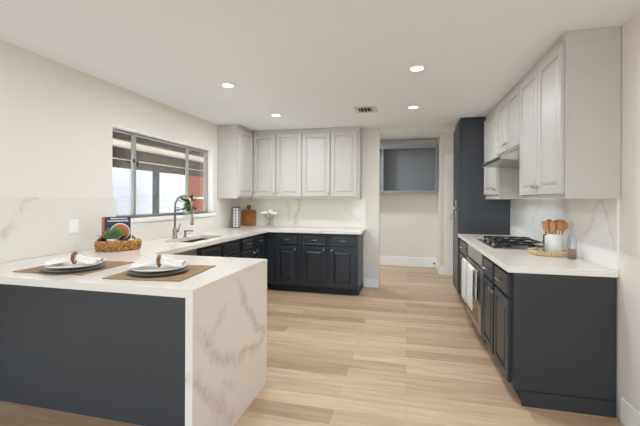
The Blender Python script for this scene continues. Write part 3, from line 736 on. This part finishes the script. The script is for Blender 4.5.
# potted herb
t = thing('potted_herb', 'small spiky green plant in a white pot in front of the cookbook', 'plant', at(-.045, -.05, z+.0575))
pc = at(-.045, -.05, 0)
obj('pot', lathe(B(), pc.x, pc.y, [(0, z+.0575), (.036, z+.0575), (.045, z+.105), (.041, z+.105), (.038, z+.095), (0, z+.095)], 20), M_ceramic, t, smooth=True)
b = B()
for k in range(130):
    a = random.uniform(0, 2*PI); el = random.uniform(.35, 1.4); L = random.uniform(.07, .13); d = vec(math.cos(a)*math.cos(el), math.sin(a)*math.cos(el), math.sin(el))
    base = vec(pc.x, pc.y, z+.095)+vec(math.cos(a), math.sin(a), 0)*.012; s = d.cross(vec(0, 0, 1)).normalized(); n_ = s.cross(d)
    if (base+d*L-vec(bcx, bcy, 0)).dot(V) > .028 or abs((base+d*L*.6-pc).dot(U)) > .085: continue
    ww = random.uniform(.006, .011)
    p = [base+s*.002, base+d*L*.5+s*ww+vec(0, 0, .004), base+d*L-vec(0, 0, .008), base+d*L*.5-s*ww+vec(0, 0, .004)]
    q = [x+n_*.0015 for x in p]; loft(b, [p, q])
obj('foliage', b, M_leafd, t)
for i, (u, v, r, lab) in enumerate(((-.128, -.012, .030, 'dark red onion at the left end of the wicker basket'), (.040, -.045, .032, 'dark red onion right of the white pot in the wicker basket'), (.105, .012, .030, 'dark red onion behind the garlic in the wicker basket'))):
    c = at(u, v, z+.0565+r*.95); bb = B(); ball(bb, c, r, sz=.95); tube(bb, [c+vec(0, 0, r*.85), c+vec(.004, 0, r*1.25)], [.007, .002], 8)
    tag(obj('red_onion', bb, M_onion, smooth=True, loc=tuple(c-vec(0, 0, r))), lab, 'onion', 'onions in the basket')
for u, v, r, lab in ((.095, -.042, .026, 'white garlic bulb beside the onion at the front of the wicker basket'), (.132, -.02, .018, 'white garlic bulb at the right end of the wicker basket')):
    c = at(u, v, z+.0565+r*.85); bb = B(); ball(bb, c, r, sz=.85, seg=14); tube(bb, [c+vec(0, 0, r*.7), c+vec(.003, 0, r*1.5)], [.008, .003], 8)
    tag(obj('garlic_bulb', bb, M_garlic, smooth=True, loc=tuple(c-vec(0, 0, r))), lab, 'garlic', 'garlic in the basket')

# ---------------------------------------------------------------- potted plant on the window sill
pc = vec(XL-.02, 4.03, 1.1605)
t = thing('potted_plant', 'leafy green plant in a white pot on the window sill behind the faucet', 'plant', pc)
obj('pot', lathe(B(), pc.x, pc.y, [(0, 1.161), (.034, 1.161), (.046, 1.24), (.041, 1.24), (.038, 1.228), (0, 1.228)], 20), M_ceramic, t, smooth=True)
bl, bs = B(), B(); random.seed(11)
for k in range(46):
    a = random.uniform(0, 2*PI); rr = random.uniform(.02, .10); h = random.uniform(-.01, .12) if rr > .06 else random.uniform(.06, .13)
    tip = vec(pc.x+.022+abs(rr*math.cos(a))*.7, pc.y-.03+rr*math.sin(a)*1.7, 1.24+h); base = vec(pc.x, pc.y, 1.232)
    mid = (tip+base)/2+vec(0, 0, .035); tube(bs, [base, mid, tip], .0018, 5)
    d = (tip-mid).normalized(); s = d.cross(vec(0, 0, 1)).normalized(); nn = s.cross(d); L = random.uniform(.05, .072); w_ = L*.5
    p = [tip-d*.005, tip+d*L*.3+s*w_, tip+d*L*.75+s*w_*.7, tip+d*L, tip+d*L*.75-s*w_*.7, tip+d*L*.3-s*w_]
    loft(bl, [p, [x+nn*.0015 for x in p]])
obj('leaves', bl, M_leaf, t); obj('stems', bs, M_stem, t)

# ---------------------------------------------------------------- back corner of the worktop
cx, cy, r = -2.575, 5.12, .062; z = CT+.001
t = thing('wire_canister', 'tall white canister banded by black wire, next to the cutting board', 'canister', (cx, cy, z))
obj('canister_body', lathe(B(), cx, cy, [(0, z+.006), (r-.008, z+.006), (r-.008, z+.305), (0, z+.305)], 24), M_ceramic, t, smooth=False)
b = B()
for zz in (z+.006, z+.315): tube(b, [(cx+r*math.cos(2*PI*k/24), cy+r*math.sin(2*PI*k/24), zz) for k in range(24)], .006, 6, closed=True)
for q in range(1, 7):
    zz = z+.006+q*.044; tube(b, [(cx+(r-.004)*math.cos(2*PI*k/24), cy+(r-.004)*math.sin(2*PI*k/24), zz) for k in range(24)], .0014, 5, closed=True)
for k in range(8): a = 2*PI*(k+.5)/8; tube(b, [(cx+r*math.cos(a), cy+r*math.sin(a), z+.006), (cx+r*math.cos(a), cy+r*math.sin(a), z+.315)], .0035, 6)
obj('wire_frame', b, M_iron, t)
# cutting board leaning on the backsplash
b = B(); bx0 = -2.60; bw = .262; hh = .262; out = []
pts2 = []
def arc(cx_, cz_, r_, a0, a1, n=6): return [(cx_+r_*math.cos(a0+(a1-a0)*k/n), cz_+r_*math.sin(a0+(a1-a0)*k/n)) for k in range(n+1)]
pts2 += arc(bw/2-.02, .02, .02, -PI/2, 0) + arc(bw/2-.03, hh-.03, .03, 0, PI/2) + [(.03, hh), (.022, hh+.02)]
hand = arc(0, hh+.05, .036, -.9, PI+.9, 16); pts2 += hand + [(-.022, hh+.02), (-.03, hh)] + arc(-bw/2+.03, hh-.03, .03, PI/2, PI) + arc(-bw/2+.02, .02, .02, PI, 1.5*PI)
tilt = .055
yb0 = 5.535
def bp(x, zz, d): return vec(-2.565+x, yb0+math.sin(tilt*3)*zz*.36+d, CT+.003+zz)
front = [bp(x, zz, 0) for x, zz in pts2]; back = [bp(x, zz, .018) for x, zz in pts2]
loft(b, [front, back])
t = thing('cutting_board', 'brown wooden cutting board with a ring handle leaning on the back wall', 'cutting board', (-2.565, yb0, CT+.001))
obj('board', b, M_board, t)
obj('handle_ring', tube(B(), [bp(.026*math.cos(2*PI*k/20), hh+.05+.026*math.sin(2*PI*k/20), -.002) for k in range(20)], .006, 8, closed=True), M_ringwood, t, smooth=True)
# flowers in a vase
cx, cy = -2.13, 5.38
t = thing('flower_vase', 'clear glass vase standing on the back worktop', 'vase', (cx, cy, z))
obj('glass', lathe(B(), cx, cy, [(.060, z), (.066, z+.006), (.074, z+.165), (.071, z+.165), (.063, z+.012), (0, z+.012)], 24), M_clear, t, smooth=True)
random.seed(5)
for i, (dx, dy, dz, r, lab) in enumerate(((-.105, 0, .215, .036, 'leftmost'), (-.05, -.04, .225, .037, 'second from left'), (.0, .035, .25, .037, 'topmost'), (.05, -.04, .228, .037, 'second from right'), (.105, 0, .215, .036, 'rightmost'))):
    c = vec(cx+dx, cy+dy, z+dz)
    f = thing('white_rose', 'white rose in the glass vase, %s bloom of the bunch' % lab, 'flower', (cx+dx*.2, cy+dy*.2, z+.02), 'white roses in the vase')
    bb = B()
    for rg, (pr, ph, n) in enumerate(((.35, .55, 3), (.65, .40, 5), (1.0, .12, 6))):
        for k in range(n):
            a = 2*PI*(k+.4*rg)/n; cc = c+vec(math.cos(a)*r*pr*.55, math.sin(a)*r*pr*.55, r*ph*.5); ball(bb, cc, r*.55, sz=.75, seg=9, rg=6)
    obj('bloom', bb, M_petal, f, smooth=True)
    obj('stem', tube(B(), [c, vec(cx+dx*.3, cy+dy*.3, z+.15), vec(cx-dx*.3, cy-dy*.3, z+.03)], .003, 6), M_stem, f)
    bb = B()
    for k in range(2):
        a = k*2.5+i; p0 = c-vec(0, 0, .04); d = vec(math.cos(a), math.sin(a), -.2).normalized(); s = d.cross(vec(0, 0, 1)).normalized()
        p = [p0, p0+d*.02+s*.012, p0+d*.045, p0+d*.02-s*.012]; loft(bb, [p, [x+vec(0, 0, .0015) for x in p]])
    obj('leaf', bb, M_leaf, f)

# ---------------------------------------------------------------- tray of utensils on the right worktop
tx, ty = 1.122, 3.295; z = CT+.001
t = thing('beaded_tray', 'round pale wooden beaded tray on the right worktop', 'tray', (tx, ty, z))
obj('tray_base', lathe(B(), tx, ty, [(0, z), (.13, z), (.13, z+.008), (0, z+.008)], 36), M_bead, t)
b = B(); NBD = 38
for k in range(NBD):
    a = 2*PI*k/NBD
    for zz in (z+.011, z+.028): ball(b, vec(tx+.137*math.cos(a), ty+.137*math.sin(a), zz), .0110, seg=8, rg=6)
obj('bead_rim', b, M_bead, t, smooth=True)
z2 = z+.0085; kx, ky, kr = 1.172, 3.325, .066
t = thing('utensil_crock', 'white ceramic utensil crock with a black handle on the beaded tray', 'crock', (kx, ky, z2))
obj('crock_body', lathe(B(), kx, ky, [(0, z2), (kr-.003, z2), (kr, z2+.004), (kr, z2+.155), (kr-.006, z2+.158), (kr-.008, z2+.15), (kr-.008, z2+.012), (0, z2+.012)], 32), M_ceramic, t, smooth=True)
hd = vec(-.95, -.31, 0); c0 = vec(kx, ky, 0)
obj('handle', tube(B(), [c0+hd*(kr-.002)+vec(0,0,z2+.150), c0+hd*(kr+.018)+vec(0,0,z2+.150), c0+hd*(kr+.020)+vec(0,0,z2+.145), c0+hd*(kr+.020)+vec(0,0,z2+.02), c0+hd*(kr+.018)+vec(0,0,z2+.012), c0+hd*(kr-.002)+vec(0,0,z2+.012)], .0055, 8), M_black, t)
random.seed(2)
labs = [('wooden spatula in the crock, leftmost with a broad flat head', -.068, -.02, 'flat'), ('wooden spoon in the crock, second from the left', -.035, .03, 'oval'), ('wooden spatula in the crock, at the middle in front', -.006, -.035, 'flat'),
        ('dark wooden spoon in the crock, just right of the middle', .02, .025, 'oval'), ('wooden spatula in the crock, second from the right', .045, -.02, 'flat'), ('wooden spoon in the crock, rightmost and leaning to the wall', .068, .018, 'oval')]
cv = vec(.943, -.332, 0); cd = vec(.332, .943, 0)
for i, (lab, du, dv, kd) in enumerate(labs):
    du = -.058+.0232*i; dv = (-.026, .03)[i % 2]
    top = c0+cv*(du*1.22+.006)+cd*dv*1.3+vec(0, 0, z2+.258+(.004, .016, .0, .012, .018, .002)[i]); ft = c0+cv*du*.55+cd*dv*.7+vec(0, 0, z2+.02)
    d = (top-ft).normalized(); s = (cv-d*cv.dot(d)).normalized(); n_ = s.cross(d); L = (top-ft).length
    b = B(); rings = []
    prof = [(0, .005, .004), (L-.09, .006, .004)] + ([(L-.085, .013, .003), (L-.06, .020, .003), (L, .024, .0025)] if kd == 'flat' else [(L-.075, .012, .004), (L-.05, .026, .006), (L-.025, .028, .006), (L-.008, .020, .005), (L, .008, .003)])
    for h, a, th in prof: rings.append([ft+d*h+s*a*math.cos(2*PI*k/12)+n_*th*math.sin(2*PI*k/12) for k in range(12)])
    loft(b, rings)
    tag(obj('wooden_spatula' if kd == 'flat' else 'wooden_spoon', b, M_spoon2 if i in (1, 3) else M_spoon, smooth=True, loc=tuple(ft)), lab, 'utensil', 'wooden utensils in the crock')
b = B(); ft = c0+cv*(-.04)+cd*.025+vec(0,0,z2+.02); top = c0-cv*.058+cd*.05+vec(0,0,z2+.195); tube(b, [ft, top, top+(top-ft).normalized()*.02], [.006, .010, .008], 8)
tag(obj('black_utensil', b, M_black, smooth=True, loc=tuple(ft)), 'short black utensil handle standing at the left in the crock', 'utensil')
jx, jy = 1.054, 3.262
t = thing('glass_jar', 'small clear glass jar at the left of the beaded tray', 'jar', (jx, jy, z2))
obj('jar_body', lathe(B(), jx, jy, [(.034, z2), (.038, z2+.006), (.038, z2+.066), (.033, z2+.07), (.030, z2+.066), (.034, z2+.008), (0, z2+.008)], 22), M_clear, t, smooth=True)
obj('lid', lathe(B(), jx, jy, [(0, z2+.0705), (.036, z2+.0705), (.036, z2+.082), (0, z2+.084)], 22), M_steel, t)
ox, oy = 1.212, 3.09
t = thing('glass_bottle', 'tall clear glass oil bottle beside the tray, close to the backsplash', 'bottle', (ox, oy, z))
obj('bottle_body', lathe(B(), ox, oy, [(0, z), (.028, z), (.031, z+.006), (.031, z+.14), (.024, z+.17), (.011, z+.20), (.010, z+.245), (.013, z+.25), (0, z+.25)], 20), M_bluegl, t, smooth=True)
obj('oil', lathe(B(), ox, oy, [(0, z+.004), (.026, z+.004), (.026, z+.075), (0, z+.075)], 18), M_oil, t, smooth=True)
obj('pourer', tube(B(), [(ox, oy, z+.25), (ox, oy, z+.265), (ox-.012, oy, z+.285)], [.008, .005, .003], 8), M_nickel, t, smooth=True)
